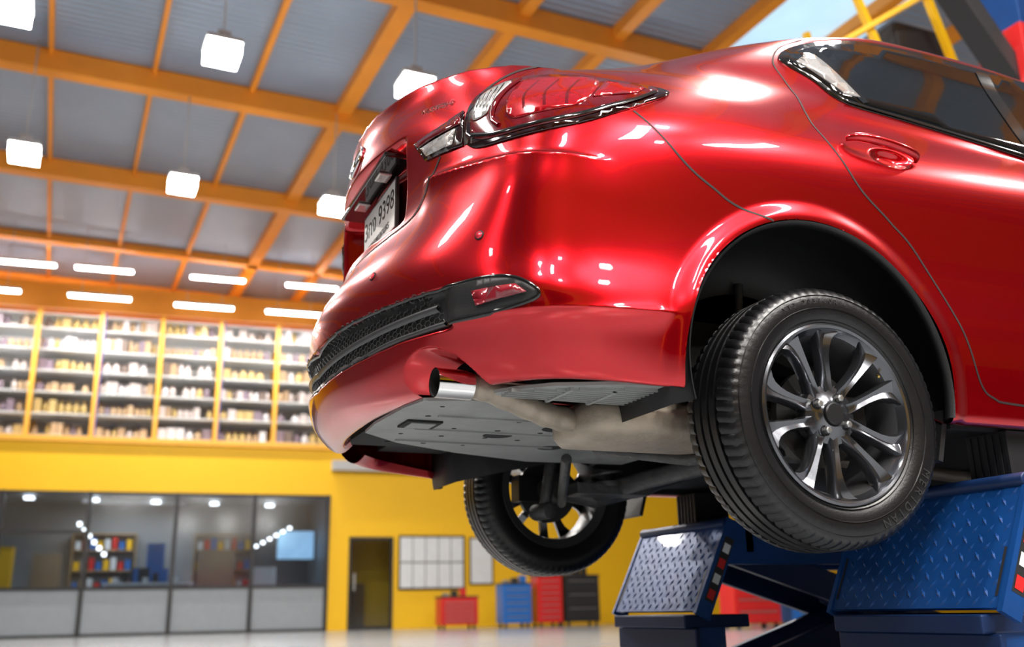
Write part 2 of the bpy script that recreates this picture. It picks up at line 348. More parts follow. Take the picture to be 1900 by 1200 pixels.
# ---- seams
ribbon('rear_door_seam',[(.078,.93),(.072,.85),(.078,.783),(.151,.628),(.252,.536),(.336,.456),(.447,.268),(.493,.11),(.54,.07),(.606,.06),(.9,.05),(.99,.055)],'side',.006)
ribbon('door_divide_seam',[(.99,.87),(1.0,.6),(1.0,.3),(.99,.055)],'side',.005)
ribbon('front_door_seam',[(1.0,.055),(1.6,.05),(2.0,.07),(2.08,.3),(2.1,.6),(2.05,.83)],'side',.005)
ribbon('bumper_seam',[(-.50,.736),(-.387,.60),(-.30,.54),(-.243,.509),(-.14,.478)],'side',.006)
ribbon('door_frame_seam',[(.078,.93),(.074,1.0),(.072,1.08),(.14,1.17),(.25,1.235)],'side',.005)
# ---- lamps
lT=[(-.928,-.402,.774),(-.912,-.459,.703),(-.857,-.606,.688),(-.841,-.579,.803),(-.876,-.529,.786)]
lF=[(-.852,-.616,.684),(-.823,-.588,.826),(-.747,-.627,.876),(-.673,-.669,.889),(-.511,-.751,.866),(-.366,-.801,.835),(-.451,-.828,.769),(-.636,-.827,.679),(-.781,-.733,.654)]
def shrink(P,k,dx=0,dz=0):
    P=np.array(P);c=P.mean(0);return [tuple(c+(p-c)*k+np.array([dx,dz])) for p in P]
lT2=[c3(p) for p in lT];lF2=[c3(p) for p in lF]
lT2[3]=(lT2[3][0]-.004,lT2[3][1]);lT2[2]=(lT2[2][0]-.004,lT2[2][1])
patch('trunk_lamp_housing',lT2,'corner',M_lblack,.003,.02,smooth=False)
patch('fender_lamp_housing',lF2,'corner',M_lblack,.003,.02,n=6)
patch('fender_lamp_lens',shrink(lF2,.90,0,.004),'corner',M_lred,.006,.02,n=6)
patch('fender_lamp_inner',[(.035,.862),(.12,.862),(.20,.85),(.215,.80),(.19,.735),(.10,.715),(.035,.715),(.012,.765),(.015,.82)],'corner',M_lredm,.0085,.015,n=5)
patch('fender_lamp_tip',[(.225,.845),(.31,.828),(.30,.80),(.215,.765)],'corner',M_lredm,.0085,.015,smooth=False)
patch('trunk_lamp_lens',[(-.300,.768),(-.285,.752),(-.128,.757),(-.130,.79),(-.18,.776)],'corner',M_lred,.007,.02,smooth=False)
patch('trunk_lamp_reverse',[(-.275,.745),(-.250,.712),(-.150,.704),(-.143,.748)],'corner',M_lclear,.007,.02,smooth=False)
patch('fender_lamp_clear',[(-.085,.752),(-.078,.82),(-.03,.858),(-.002,.862),(-.02,.82),(-.035,.785),(-.045,.755)],'corner',M_lclear,.010,.012)
for k in range(5): ribbon('lamp_rib',[(-.08+.012*k,.757+.004*k),(-.074+.014*k,.815+.010*k)],'corner',.003,.013,M_blackgl,sm=False,thick=.002)
ribbon('lamp_ring_a',[(.020,.870),(-.005,.83),(-.022,.78),(-.024,.735),(0,.705)],'corner',.014,.010,M_lred,thick=.005)
for k in range(3): ribbon('lamp_flute',[(.065+.05*k,.735),(.055+.052*k,.79),(.072+.048*k,.850-.003*k)],'corner',.012,.0095,M_lred,thick=.001)
ribbon('lamp_strip',[(-.085,.705),(0,.682),(.10,.682),(.20,.705),(.29,.765),(.335,.815)],'corner',.012,.009,M_blackgl,thick=.003)
# trunk seams
ribbon('trunk_seam_upper',[(.085,.962),(.04,.945),(.0,.925),(-.042,.893),(-.08,.855),(-.108,.815),(-.1165,.745),(-.108,.688)],'corner',.008,.001)
ribbon('trunk_seam_lower',[(-.20,.692),(-.232,.641),(-.262,.60),(-.30,.56)],'corner',.008,.001)
ribbon('trunk_seam_base',[(0,.535),(-.2,.54),(-.38,.55),(-.44,.575)],'rear',.007,.001)
# ---- rear fascia
gt=[cr((-1.09,0,.268)),cr((-1.063,-.235,.288)),cr((-1.005,-.446,.290)),cr((-.93,-.60,.287))]
gb=[cr((-.914,-.634,.200)),cr((-1.002,-.443,.196)),cr((-1.06,-.237,.176)),cr((-1.09,0,.162))]
patch('lower_grille_backing',gt+gb,'rad',M_dark,.001,.02,smooth=False,n=14)
GP=lin(gt+gb,10)
mb=MB();s_=.0095
def hexpt(p):
    h,n=proj('rad',p[0],p[1]);return h+n*.004
col_=0;x=.004
while x<.62:
    z=.155+(s_*math.sqrt(3)/2 if col_%2 else 0)
    while z<.30:
        if inside((x,z),GP):
            c6=[(x+s_*math.cos(math.pi/3*k),z+s_*math.sin(math.pi/3*k)) for k in range(6)]
            w6=[hexpt(p) for p in c6]
            for k in (0,1,2): mb.tube([w6[k],w6[k+1]],.0014,4,0,cap=False,sm=False)
        z+=s_*math.sqrt(3)
    x+=1.5*s_;col_+=1
mb.obj('lower_grille_mesh',[M_gmesh],car,mirror=True,recalc=False)
ribbon('grille_bar',[(0,.213),cr((-1.06,-.237,.231)),cr((-1.003,-.443,.244)),cr((-.925,-.61,.250))],'rad',.020,.008,M_satin,thick=.010)
ribbon('grille_bar_lower',[(0,.170),cr((-1.06,-.237,.184)),cr((-1.002,-.443,.203)),cr((-.914,-.634,.208))],'rad',.014,.006,M_satin,thick=.008)
ribbon('grille_frame',[cr((-.914,-.634,.203)),cr((-.838,-.75,.204)),cr((-.768,-.827,.226)),cr((-.79,-.815,.262)),cr((-.84,-.765,.285)),cr((-.913,-.653,.290)),cr((-1.005,-.446,.292)),cr((-1.063,-.235,.290)),(0,.269)],'rad',.009,.004,M_blackgl,thick=.003)
pod=[(-.955,-.575,.287),(-.913,-.653,.289),(-.832,-.772,.283),(-.785,-.815,.262),(-.768,-.827,.228),(-.838,-.750,.206),(-.914,-.634,.204),(-.935,-.60,.23)]
patch('bumper_side_pod',[cr(p) for p in pod],'rad',M_black,.003,.015)
patch('bumper_reflector',[cr(p) for p in [(-.87,-.705,.262),(-.80,-.79,.258),(-.785,-.812,.238),(-.865,-.715,.226)]],'rad',mat('reflector_red',(.25,.01,.02),.15,0,1),.007,.02,smooth=False)
for nm,(md_,a,z) in {'park_sensor_a':('rear',-.719,.403),'park_sensor_b':('rear',-.349,.402)}.items():
    h,n=proj(md_,a,z);mb=MB();mb.tube([h-n*.01,h+n*.0015],.0125,24);mb.tube([h+n*.0005,h+n*.003],.009,24,1);mb.obj(nm,[M_seam,M_sensglow],car,mirror=True)
PL=empty('license_plate_assembly');PL.parent=car;PL.location=(-.905,0,.700)
mb=MB();mb.box(-.006,.004,-.178,.178,-.082,.082,0);mb.box(-.008,-.006,-.170,.170,-.074,.074,1);mb.obj('license_plate',[M_ink,M_white],PL,.002)
RT=Matrix(((0,0,-1,-.0085),(-1,0,0,0),(0,1,0,0),(0,0,0,1)))
text('plate_text','3กง 9398',M_ink,.085,RT@Matrix.Translation((0,.018,0)),PL)
text('plate_text_lower','กรุงเทพมหานคร',M_ink,.035,RT@Matrix.Translation((0,-.045,0)),PL)
mb=MB();mb.box(-.97,-.89,-.26,.26,.800,.815,0)
for s in(-1,1): mb.box(-.955,-.915,s*.12-.03,s*.12+.03,.793,.801,1)
mb.obj('license_lamp_garnish',[M_blackgl,M_lclear],car,.004)
def onsurf(mode,a,z,tx):
    h,n=proj(mode,a,z);n=n.normalized();x=(Vector(tx)-n*n.dot(Vector(tx))).normalized();y=n.cross(x)
    m=Matrix.Identity(4)
    for k in range(3): m[k][0]=x[k];m[k][1]=y[k];m[k][2]=n[k];m[k][3]=h[k]+n[k]*.001
    return m
mb=MB();mb.lathe([(.040,-.002),(.042,.007),(.052,.008),(.054,-.002)],(0,0,0),48,closed=True,axis='Z');mb.lathe([(0,.002),(.04,.002)],(0,0,0),32,1,axis='Z')
o=mb.obj('emblem_ring',[M_chrome,M_blackgl],car);o.matrix_local=onsurf('rear',-.0,.89,(0,-1,0))
text('trunk_badge','VELOTECH-G',M_chrome,.022,onsurf('rear',-.47,.86,(0,-1,0)),car,.001)
# handle
mb=MB();P=spline([(.15,-.866,.768),(.17,-.888,.766),(.22,-.902,.760),(.30,-.905,.750),(.36,-.897,.742),(.385,-.872,.738)],8,False)
mb.tube(P,[.008+.006*math.sin(math.pi*i/(len(P)-1)) for i in range(len(P))],12);mb.obj('door_handle',[M_paint],car,mirror=True)
for nm,(xc,zc,RR) in zip(('rear_arch_liner','front_arch_liner'),ARCH):
    mb=MB();vs=[];N=60;ring=[(RR-.004,-.892),(RR-.012,-.885),(RR-.012,-.865),(RR+.03,-.855),(RR+.03,-.60),(RR-.1,-.56),(.0,-.56)]
    for i in range(N+1):
        th=math.radians(-12+204*i/N)
        for r_,y in ring: vs.append((xc+r_*math.cos(th),y,zc+r_*math.sin(th)))
    L=len(ring);fs=[]
    for i in range(N):
        for j in range(L-1): fs.append((i*L+j,i*L+j+1,(i+1)*L+j+1,(i+1)*L+j))
    mb.add(vs,fs,0,True);mb.obj(nm,[M_black],car,mirror=True,recalc=False)
# exhaust cut-out flange
mb=MB();vs=[];N=28
for i in range(N+1):
    th=math.radians(-8+190*i/N);y=EY+ER*math.cos(th);z=EZ+ER*math.sin(th);h,n=proj('rear',y+.004*math.cos(th),z+.004*math.sin(th))
    vs+=[(h[0]-.001,y,z),(h[0]+.008,y-.006*math.cos(th),z-.006*math.sin(th)),(h[0]+.12,y-.02*math.cos(th),z-.02*math.sin(th))]
mb.add(vs,[(3*i+j,3*i+j+1,3*i+4+j,3*i+3+j) for i in range(N) for j in range(2)],0,True);mb.obj('exhaust_cutout_flange',[M_paint],car,mirror=False,recalc=False)
# ---- wheels
def wheel():
    mb=MB()
    pr=[(.222,-.086),(.232,-.094),(.250,-.100),(.270,-.103),(.292,-.101),(.306,-.095),(.315,-.086),(.3205,-.074)]
    g=[-.045,-.015,.015,.045]
    tr=[(.3225,-.066)]
    for k in g: tr+=[(.3245,k-.005),(.3165,k-.004),(.3165,k+.004),(.3245,k+.005)]
    tr+=[(.3225,.066)]
    full=pr+tr+[(r,-y) for r,y in reversed(pr)]
    seg=300;vs=[];n=len(full)
    for k in range(seg):
        th=2*math.pi*k/seg
        for j,(r,y) in enumerate(full):
            rr=r
            if k%4==0 and r>.3 and abs(y)>.048: rr=r-.004
            tt=th+(0.02*math.sin(y*40) if r>.31 else 0)
            vs.append((rr*math.cos(tt),y,rr*math.sin(tt)))
    fs=[]
    for k in range(seg):
        l=(k+1)%seg
        for j in range(n-1): fs.append((k*n+j,l*n+j,l*n+j+1,k*n+j+1))
    mb.add(vs,fs,0,True)
    for rr,yy in((.262,-.1035),(.295,-.1018),(.232,-.0965)):
        mb.lathe([(rr-.0012,yy+.0015),(rr,yy-.001),(rr+.0012,yy+.0015)],seg=160,mi=0)
    mb.lathe([(.226,-.084),(.2245,-.093),(.219,-.0965),(.213,-.094),(.209,-.086),(.200,-.074)],seg=160,mi=1)
    mb.lathe([(.200,-.074),(.192,-.055),(.186,-.02),(.184,.05),(.19,.075),(.206,.083),(.222,.09),(.226,.084)],seg=128,mi=6)
    mb.lathe([(.226,-.084),(.2,-.03),(.198,.05),(.226,.084)],seg=96,mi=2)
    mb.lathe([(.0,-.082),(.024,-.082),(.0275,-.079),(.0275,-.072)],seg=64,mi=2)
    mb.lathe([(.0275,-.072),(.031,-.073),(.036,-.069),(.060,-.064),(.074,-.060),(.080,-.045),(.075,-.02),(0,-.02)],seg=64,mi=1)
    for p in range(5):
        base=math.radians(108+72*p)
        for sgn in(-1,1):
            secs=[];rad=[.050,.075,.095,.12,.145,.165,.185,.197,.206]
            for i,r in enumerate(rad):
                u=i/(len(rad)-1)
                a=base+sgn*math.radians(19.5-1.5*u-4.5*math.sin(math.pi*u))
                hw=[.019,.0165,.0145,.0138,.0148,.0175,.023,.029,.037][i]
                y=-.062-.010*math.sin(math.pi*u*.9)-.022*u*u
                dep=.03-.008*u
                er=Vector((math.cos(a),0,math.sin(a)));et=Vector((-math.sin(a),0,math.cos(a)))
                c=er*r;q1=.62+.22*u
                prof=[(-hw*1.05,y+dep),(-hw,y+.007),(-hw*q1,y-.002),(0,y+.009*u),(hw*q1,y-.002),(hw,y+.007),(hw*1.05,y+dep)]
                secs.append([c+et*q+Vector((0,yy,0)) for q,yy in prof])
            n=7;vs=[v for s_ in secs for v in s_];fs=[(i*n+j,i*n+j+1,(i+1)*n+j+1,(i+1)*n+j) for i in range(len(secs)-1) for j in range(n-1)]
            fs+=[(i*n+6,i*n,(i+1)*n,(i+1)*n+6) for i in range(len(secs)-1)]
            mb.add(vs,fs,1,True)
    for k in range(4):
        a=math.radians(60+90*k);c=Vector((math.cos(a)*.047,0,math.sin(a)*.047))
        mb.tube([c+Vector((0,-.058,0)),c+Vector((0,-.0685,0))],.0135,20,2)
        mb.tube([c+Vector((0,-.06,0)),c+Vector((0,-.080,0)),c+Vector((0,-.083,0))],[.009,.009,.006],6,3,sm=False)
    a=math.radians(35);er=Vector((math.cos(a),0,math.sin(a)));mb.tube([er*.192+Vector((0,-.07,0)),er*.175+Vector((0,-.09,0))],.003,8,4)
    mb.lathe([(.0,-.03),(.06,-.03),(.062,-.012),(.122,-.012),(.122,.01),(.06,.01),(.06,.04),(0,.04)],seg=64,mi=5)
    mb.box(.06,.135,-.035,.04,-.045,.055,2)
    return mb.obj('wheel_mesh',[M_rub,M_rim,M_rimd,M_steel,mat('valve_brass',(.5,.35,.1),.3,1),mat('brake_disc',(.07,.07,.07),.4,.8),M_rimb],None)
w0=wheel();wme=w0.data;bpy.data.objects.remove(w0)
try: wme.set_sharp_from_angle(angle=math.radians(38))
except Exception: pass
WH=[]
for nm,x,y,rz in(('rear_wheel_right',0,-.7925,0),('rear_wheel_left',0,.7925,math.pi),('front_wheel_right',2.70,-.7925,0),('front_wheel_left',2.70,.7925,math.pi)):
    o=bpy.data.objects.new(nm,wme);SC.collection.objects.link(o);o.parent=car;o.location=(x,y,0);o.rotation_euler=(0,0,rz);WH.append(o)
def arctext(s,r,a0,size,parent,da):
    for i,ch in enumerate(s):
        if ch==' ':continue
        a=a0-i*da
        er=Vector((math.cos(a),0,math.sin(a)));rt=Vector((math.sin(a),0,-math.cos(a)))
        m=Matrix.Identity(4)
        for k in range(3): m[k][0]=rt[k];m[k][1]=er[k];m[k][2]=(0,-1,0)[k]
        p=er*r+Vector((0,-.1028,0));m[0][3],m[1][3],m[2][3]=p
        text('tire_letter',ch,M_rublet,size,m,parent,.0008)
arctext('MERIDIAN',.279,math.radians(330),.03,WH[0],math.radians(5.6))
arctext('XT2 205/60R16',.279,math.radians(120),.018,WH[0],math.radians(3.4))
# ---- underbody
mb=MB()
mb.box(.42,3.3,-.78,.78,.02,.14,0);mb.box(-.75,.45,-.57,.57,.17,.30,0);mb.box(-.88,-.6,-.45,.5,.10,.2,0)
mb.box(.45,3.0,-.80,-.78,.0,.1,0);mb.box(.45,3.0,.78,.80,.0,.1,0)
mb.box(-.3,3.2,-.56,-.5,.14,.75,0);mb.box(-.3,3.2,.5,.56,.14,.75,0)
mb.box(-.68,-.40,-.74,-.57,.075,.09,0);mb.box(-.70,-.42,.3,.74,.12,.14,0)
mb.obj('floor_pan',[M_dark],car)
def flat(name,poly,z,th,mt,holes=()):
    mb=MB();n=len(poly);vs=[(x,y,z) for x,y in poly]+[(x,y,z+th) for x,y in poly]
    mb.add(vs,[tuple(range(n)),tuple(reversed(range(n,2*n)))]+[(i,(i+1)%n,(i+1)%n+n,i+n) for i in range(n)],0)
    for x,y,r in holes: mb.tube([(x,y,z-.0008),(x,y,z+.002)],r,20,1,sm=False)
    return mb.obj(name,[mt,M_dark],car)
H=[(-.85+.13*i+.02*random.random(),-.42+.14*j+.02*random.random(),.006+.004*random.random()) for i in range(6) for j in range(5) if random.random()<.8]
H+=[(-.55,-.05,.045),(-.42,-.2,.05),(-.3,.12,.04)]
flat('undertray',[(-.945,-.12),(-.935,-.36),(-.915,-.46),(-.80,-.50),(-.62,-.46),(-.45,-.36),(-.1,-.25),(.12,-.1),(.12,.40),(-.25,.42),(-.56,.30),(-.80,.16),(-.935,.02)],.055,.008,M_tray,H)
mb=MB()
for i in range(3): mb.box(-.82,-.3,-.30+.2*i,-.29+.2*i,.050,.056,0)
mb.box(-.88,-.78,-.22,-.12,.049,.055,1);mb.box(-.865,-.795,-.205,-.135,.0465,.055,2)
mb.obj('undertray_ribs',[M_tray,M_dark,M_tray],car)
flat('side_undertray',[(-.80,-.64),(-.77,-.69),(-.70,-.755),(-.56,-.815),(-.40,-.835),(-.40,-.62),(-.78,-.62)],.045,.008,M_tray)
mb=MB()
for i in range(9):
    y=-.80+.02*i;x0=-.56-.24*min(1,i/5);mb.box(x0+.02,-.40,y,y+.005,.038,.046,0)
for i in range(3): mb.box(-.66+.11*i,-.65+.11*i,-.76,-.62,.036,.046,0)
mb.obj('side_undertray_ribs',[M_tray],car)
# exhaust
mb=MB()
mb.tube([(-.922,-.565,.078),(-.83,-.56,.078)],[.036,.036],32,1,cap=False);mb.tube([(-.922,-.565,.078),(-.83,-.56,.078)],[.0335,.0335],32,2,cap=False)
mb.tube([(-.85,-.56,.078),(-.845,-.56,.078)],.033,24,2)
P=spline([(-.84,-.56,.078),(-.78,-.555,.072),(-.70,-.54,.05),(-.62,-.52,.03),(-.55,-.50,.022),(-.47,-.49,.02)],8,False)
mb.tube(P,[.034,.034,.034]+[.030+.0025*math.sin(i*.5)**2 for i in range(len(P)-3)],20,0)
vs=[];n=28;Xs=[-.53,-.515,-.49,-.3,-.05,.06,.08];K=[.45,.8,1,1,1,.85,.4]
for x,k in zip(Xs,K):
    for j in range(n):
        th=2*math.pi*j/n;c_,s_=math.cos(th),math.sin(th)
        vs.append((x,-.47+.145*k*math.copysign(abs(c_)**.6,c_),.018+.056*k*math.copysign(abs(s_)**.7,s_)))
fs=[(i*n+j,i*n+(j+1)%n,(i+1)*n+(j+1)%n,(i+1)*n+j) for i in range(len(Xs)-1) for j in range(n)]+[tuple(range(n)),tuple(range((len(Xs)-1)*n,len(Xs)*n))]
mb.add(vs,fs,0,True)
mb.tube([(-.60,-.47,.035),(-.60,-.47,.10)],.008,8,3);mb.tube([(.06,-.47,.02),(.3,-.35,.02),(.6,-.1,.03),(1.5,0,-.01),(2.6,0,-.01)],.025,12,0)
mb.obj('exhaust',[M_exh,M_chrome,M_dark,M_sus],car)
mb=MB()
mb.tube([(.12,-.62,-.03),(.16,-.3,-.01),(.16,.3,-.01),(.12,.62,-.03)],.032,14)
for s in(-1,1):
    mb.tube([(.48,s*.50,.06),(.3,s*.56,.0),(.12,s*.62,-.04),(0,s*.68,0)],[.03,.035,.04,.045],12)
    mb.tube([(0,s*.64,0),(0,s*.76,0)],.055,20)
    mb.tube([(-.10,s*.60,-.10),(-.07,s*.59,.1)],.022,14);mb.tube([(-.07,s*.59,.1),(-.03,s*.58,.42)],.012,10);mb.tube([(-.12,s*.64,-.1),(-.10,s*.55,-.1)],.03,14)
    mb.tube([(-.25,s*.1,.02),(-.12,s*.4,-.05),(0,s*.66,-.06)],.018,10)
    hel=[(.10+.055*math.cos(t*.5),s*.48+.055*math.sin(t*.5),0.0+.0035*t) for t in range(0,70)]
    mb.tube(hel,.0075,8);mb.tube([(.10,s*.48,-.02),(.10,s*.48,.0)],.07,20);mb.tube([(.10,s*.48,.24),(.10,s*.48,.28)],.06,20)
    mb.box(-.05,.25,s*.48-.06,s*.48+.06,-.05,-.01)
mb.obj('rear_suspension',[M_sus],car,.004)
mb=MB();mb.box(.37,.385,-.84,-.68,-.10,.04,0,Matrix.Rotation(.3,3,'Y'));mb.obj('mud_flap',[M_black],car,mirror=True)
# ================= LIFT
lift=empty('vehicle_lift',(0,0,HZ))
BX=[(0,1,3,2),(4,6,7,5),(0,4,5,1),(2,3,7,6),(0,2,6,4),(1,5,7,3)]
for s,nm in((-1,'near'),(1,'far')):
    y0,y1=sorted((s*.35,s*.95))
    p0=Vector((.365,0,-.46));p1=Vector((.525,0,-.14));d=(p1-p0);L=d.length;d.normalize();nn=Vector((-d.z,0,d.x))
    def P3(u,y,h): v=p0+d*u+nn*h;return (v.x,y,v.z)
    mb=MB()
    mb.add([P3(u,y,h) for u in(0,L) for y in(y0,y1) for h in(-.012,0)],BX,0)
    for y in(y0,y1):
        mb.add([P3(u,yy,h) for u in(-.01,L+.01) for yy in(y-.008,y+.008) for h in(-.06,.004)],BX,0)
    i=0;u=.018
    while u<L-.01:
        y=y0+.03+(.025 if i%2 else 0)
        while y<y1-.03:
            sg=1 if i%2 else -1;a=Vector((.014,sg*.010));b=Vector((-.0030*sg,.0045))
            pts=[(u+a.x,y+a.y),(u+b.x,y+b.y),(u-a.x,y-a.y),(u-b.x,y-b.y)]
            mb.add([P3(q[0],q[1],0) for q in pts]+[P3(u,y,.0035)],[(0,1,4),(1,2,4),(2,3,4),(3,0,4)],0)
            y+=.05
        u+=.0245;i+=1
    for y in (y0+.02,y1-.02): mb.add([P3(u,y+e,.0015) for u,e in((.03,-.004),(.03,.004),(.16,.004),(.16,-.004))],[(0,1,2,3)],1)
    ys=y0-.0085
    mb.add([P3(.05,ys,-.052),P3(.05,ys,-.012),P3(.30,ys,-.012),P3(.30,ys,-.052)],[(0,1,2,3)],1)
    for k in range(4):
        u0=.06+.06*k;mb.add([P3(u0,ys-.001,-.046),P3(u0,ys-.001,-.018),P3(u0+.035,ys-.001,-.018),P3(u0+.035,ys-.001,-.046)],[(0,1,2,3)],3 if k%2 else 2)
    mb.obj('ramp_flap_'+nm,[M_blue,M_frame,M_redbox,M_paper],lift)
    mb=MB()
    mb.box(.52,2.45,y0,y1,-.17,-.14,0);mb.box(.52,2.45,y0,y0+.02,-.30,-.14,0);mb.box(.52,2.45,y1-.02,y1,-.30,-.14,0)
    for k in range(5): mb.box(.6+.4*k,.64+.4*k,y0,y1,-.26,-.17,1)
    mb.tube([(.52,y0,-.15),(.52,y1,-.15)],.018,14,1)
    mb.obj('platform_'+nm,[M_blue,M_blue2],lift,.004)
    mb=MB();ym=(y0+y1)/2
    for q,(xa,za,xb,zb) in enumerate(((.62,-.24,2.2,-.72),(2.2,-.24,.62,-.72))):
        for yy in(ym-.17+.05*q,ym+.17-.05*q):
            a=Vector((xa,yy,za));b=Vector((xb,yy,zb));dd=(b-a).normalized();n2=Vector((-dd.z,0,dd.x))
            mb.add([v+n2*h+Vector((0,e,0)) for v in(a-dd*.05,b+dd*.05) for e in(-.018,.018) for h in(-.055,.055)],BX,0)
    mb.tube([(1.41,y0+.05,-.48),(1.41,y1-.05,-.48)],.03,16,1);mb.tube([(1.9,ym,-.75),(1.2,ym,-.4)],.045,16,1)
    mb.tube([(1.2,ym,-.4),(.95,ym,-.3)],.025,12,2)
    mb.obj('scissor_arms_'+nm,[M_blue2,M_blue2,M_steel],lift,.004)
    mb=MB();mb.box(.3,2.5,y0+.04,y0+.12,-.86,-.76,0);mb.box(.3,2.5,y1-.12,y1-.04,-.86,-.76,0);mb.box(.30,.36,y0+.04,y1-.04,-.86,-.76,0)
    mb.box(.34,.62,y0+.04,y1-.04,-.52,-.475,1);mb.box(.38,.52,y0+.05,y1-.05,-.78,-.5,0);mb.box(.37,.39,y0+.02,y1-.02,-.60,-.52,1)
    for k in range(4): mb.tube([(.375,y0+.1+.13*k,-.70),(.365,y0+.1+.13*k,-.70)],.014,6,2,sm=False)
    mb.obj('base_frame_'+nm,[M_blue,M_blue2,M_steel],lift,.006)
    mb=MB()
    for xx in(.62,1.9):
        yc=s*.76;mb.box(xx,xx+.16,yc-.07,yc+.07,-.14,.0,0)
        for k in range(6): mb.box(xx-.004,xx+.0,yc-.07+.024*k,yc-.058+.024*k,-.135,-.005,0)
    mb.obj('rubber_pads_'+nm,[M_black],lift,.003)
# ================= ROOM
ROOM=Matrix.Translation((CAM[0],CAM[1],0))@Matrix.Rotation(-.0770,4,'Z')
CEI=Matrix.Translation((CAM[0],CAM[1],0))@Matrix.Rotation(.0284,4,'Z')
mb=MB();mb.box(-16,32,-14,34,-.1,0);mb.obj('floor',[M_floor],mw=ROOM)
mb=MB();mb.box(-22,8.8,-20,34,9.0,9.05);mb.box(10.9,36,-20,34,9.0,9.05);mb.box(8.8,10.9,-20,8.4,9.0,9.05);mb.box(8.8,10.9,11.2,34,9.0,9.05);mb.obj('ceiling',[M_roof],mw=CEI)
mb=MB();mb.box(8.8,10.9,8.4,11.2,9.02,9.04);mb.obj('window_2',[M_sky],mw=CEI)
mb=MB()
for q,w in[(-8.8,.035),(-7.2,.035),(-5.6,.035),(-4.0,.035),(-2.38,.035),(-.78,.035),(.75,.035),(2.31,.045),(3.9,.13),(5.55,.09),(7.15,.09),(8.8,.09),(10.4,.09),(12,.09),(13.6,.09),(15.2,.09),(16.8,.09)]:
    mb.box(q-w,q+w,-14,32,8.80 if w>.06 else 8.88,9.0)
for p in(-12.6,-8.6,-4.6,-.6,3.4,7.4,11.4,15.35,19.5,23.8,27): mb.box(-18,32,p-.13,p+.13,8.62 if p<23 else 8.8,8.98)
mb.obj('trim_1',[M_orange],mw=CEI)
mb=MB();N=24
mb.box(-16,-5.4,N,N+.15,0,4.22);mb.box(-5.4,3.46,N,N+.15,3.13,4.22);mb.box(3.46,3.98,N,N+.15,0,4.22);mb.box(3.98,5.06,N,N+.15,2.15,4.22);mb.box(5.06,32,N,N+.15,0,4.22)
mb.obj('wall_far',[M_yellow],mw=ROOM)
mb=MB();mb.box(8.1,32,N,N+.15,4.22,9);mb.obj('wall_far_upper',[M_yellow],mw=ROOM)
mb=MB();mb.box(-16,32,N-.06,N+.02,7.33,7.95);mb.obj('trim_2',[M_orange],mw=ROOM)
mb=MB();mb.box(3.5,9,N-.25,N,3.72,3.95);mb.obj('trim_3',[M_wgrey],mw=ROOM)
mb=MB();mb.box(-16,32,28,28.2,0,9.05);mb.obj('wall_back_upper',[M_orange],mw=ROOM)
mb=MB();mb.box(-16,32,N+.15,N+3,4.1,4.2);mb.obj('mezzanine_floor',[M_wgrey],mw=ROOM)
mb=MB();mb.box(-16,8,N+1.4,N+1.5,4.3,7.6);mb.obj('wall_mezzanine',[M_wgrey],mw=ROOM)
mb=MB();mb.box(-16,-15.8,-14,34,0,9.05);mb.obj('wall_left',[M_wdark],mw=ROOM)
mb=MB();mb.box(31.8,32,-14,34,0,9.05);mb.obj('wall_right',[M_wgrey],mw=ROOM)
mb=MB();mb.box(-16,32,-14,-13.8,5,9.05)
for a in(-16,-7,2,11,20,30.5): mb.box(a,a+1.5,-14,-13.8,0,5)
mb.obj('wall_near',[M_yellow],mw=ROOM)
mb=MB()
ed=[-5.4,-3.62,-1.85,0,1.74,3.46]
for e in ed: mb.box(e-.045,e+.045,N-.03,N+.1,0,3.13)
for z in(0.03,1.02,3.09): mb.box(-5.4,3.46,N-.02,N+.09,z-.03,z+.03)
mb.box(-5.4,-1.85,N-.02,N+.09,2.2,2.26)
mb.box(-5.4,3.46,N+.03,N+.04,1.05,3.1,1);mb.box(-5.4,3.46,N+.03,N+.05,.05,1.0,2)
mb.obj('window_1',[M_frame,M_wing,M_frost],mw=ROOM)
mb=MB();mb.box(-5.4,3.46,N+3.4,N+3.5,0,3.3);mb.box(-5.5,-5.4,N+.15,N+3.5,0,3.3);mb.box(3.46,3.56,N+.15,N+3.5,0,3.3);mb.box(-5.5,3.56,N+.15,N+3.5,3.2,3.3)
mb.obj('wall_office',[mat('office_grey',(.30,.33,.36),.6)],mw=ROOM)
mb=MB();mb.box(-1.4,.4,N+1.0,N+1.6,0,1.1);mb.box(-1.5,.5,N+.95,N+1.65,1.1,1.16,1);mb.box(-.9,-.5,N+1.2,N+1.3,1.16,1.5,2);mb.box(-4.4,-3.4,N+.6,N+1.1,0,1.95,3);mb.box(1.8,2.4,N+1,N+1.5,0,1.5,1);mb.box(-.6,-.2,N+1.7,N+2,0,2.1,4)
mb.box(-3.2,-2.6,N+2.5,N+2.9,0,1.9,5);mb.box(.6,1.5,N+2.6,N+2.9,0,2.0,5)
for k in range(7): mb.box(-1.3+.22*k,-1.18+.22*k,N+1.1,N+1.3,1.16,1.28+.1*(k%3),[1,2,4][k%3])
mb.obj('office_counter',[M_frame,M_paper,M_frame,M_yellow,M_bluebox,mat('office_cabinet',(.25,.2,.15),.5)],mw=ROOM)
mb=MB()
for x0 in(-2.4,.5):
    for z in(.5,1.0,1.5,2.0,2.4): mb.box(x0,x0+1.5,N+3.0,N+3.38,z,z+.03,0)
    for x in(x0,x0+1.47): mb.box(x,x+.03,N+3.0,N+3.38,0,2.43,0)
    for z in(1.03,1.53,2.03):
        for k in range(8): mb.box(x0+.08+.17*k,x0+.2+.17*k,N+3.05,N+3.25,z,z+.2+.1*((k*7)%3)/2,1+(k*5+int(z*10))%4)
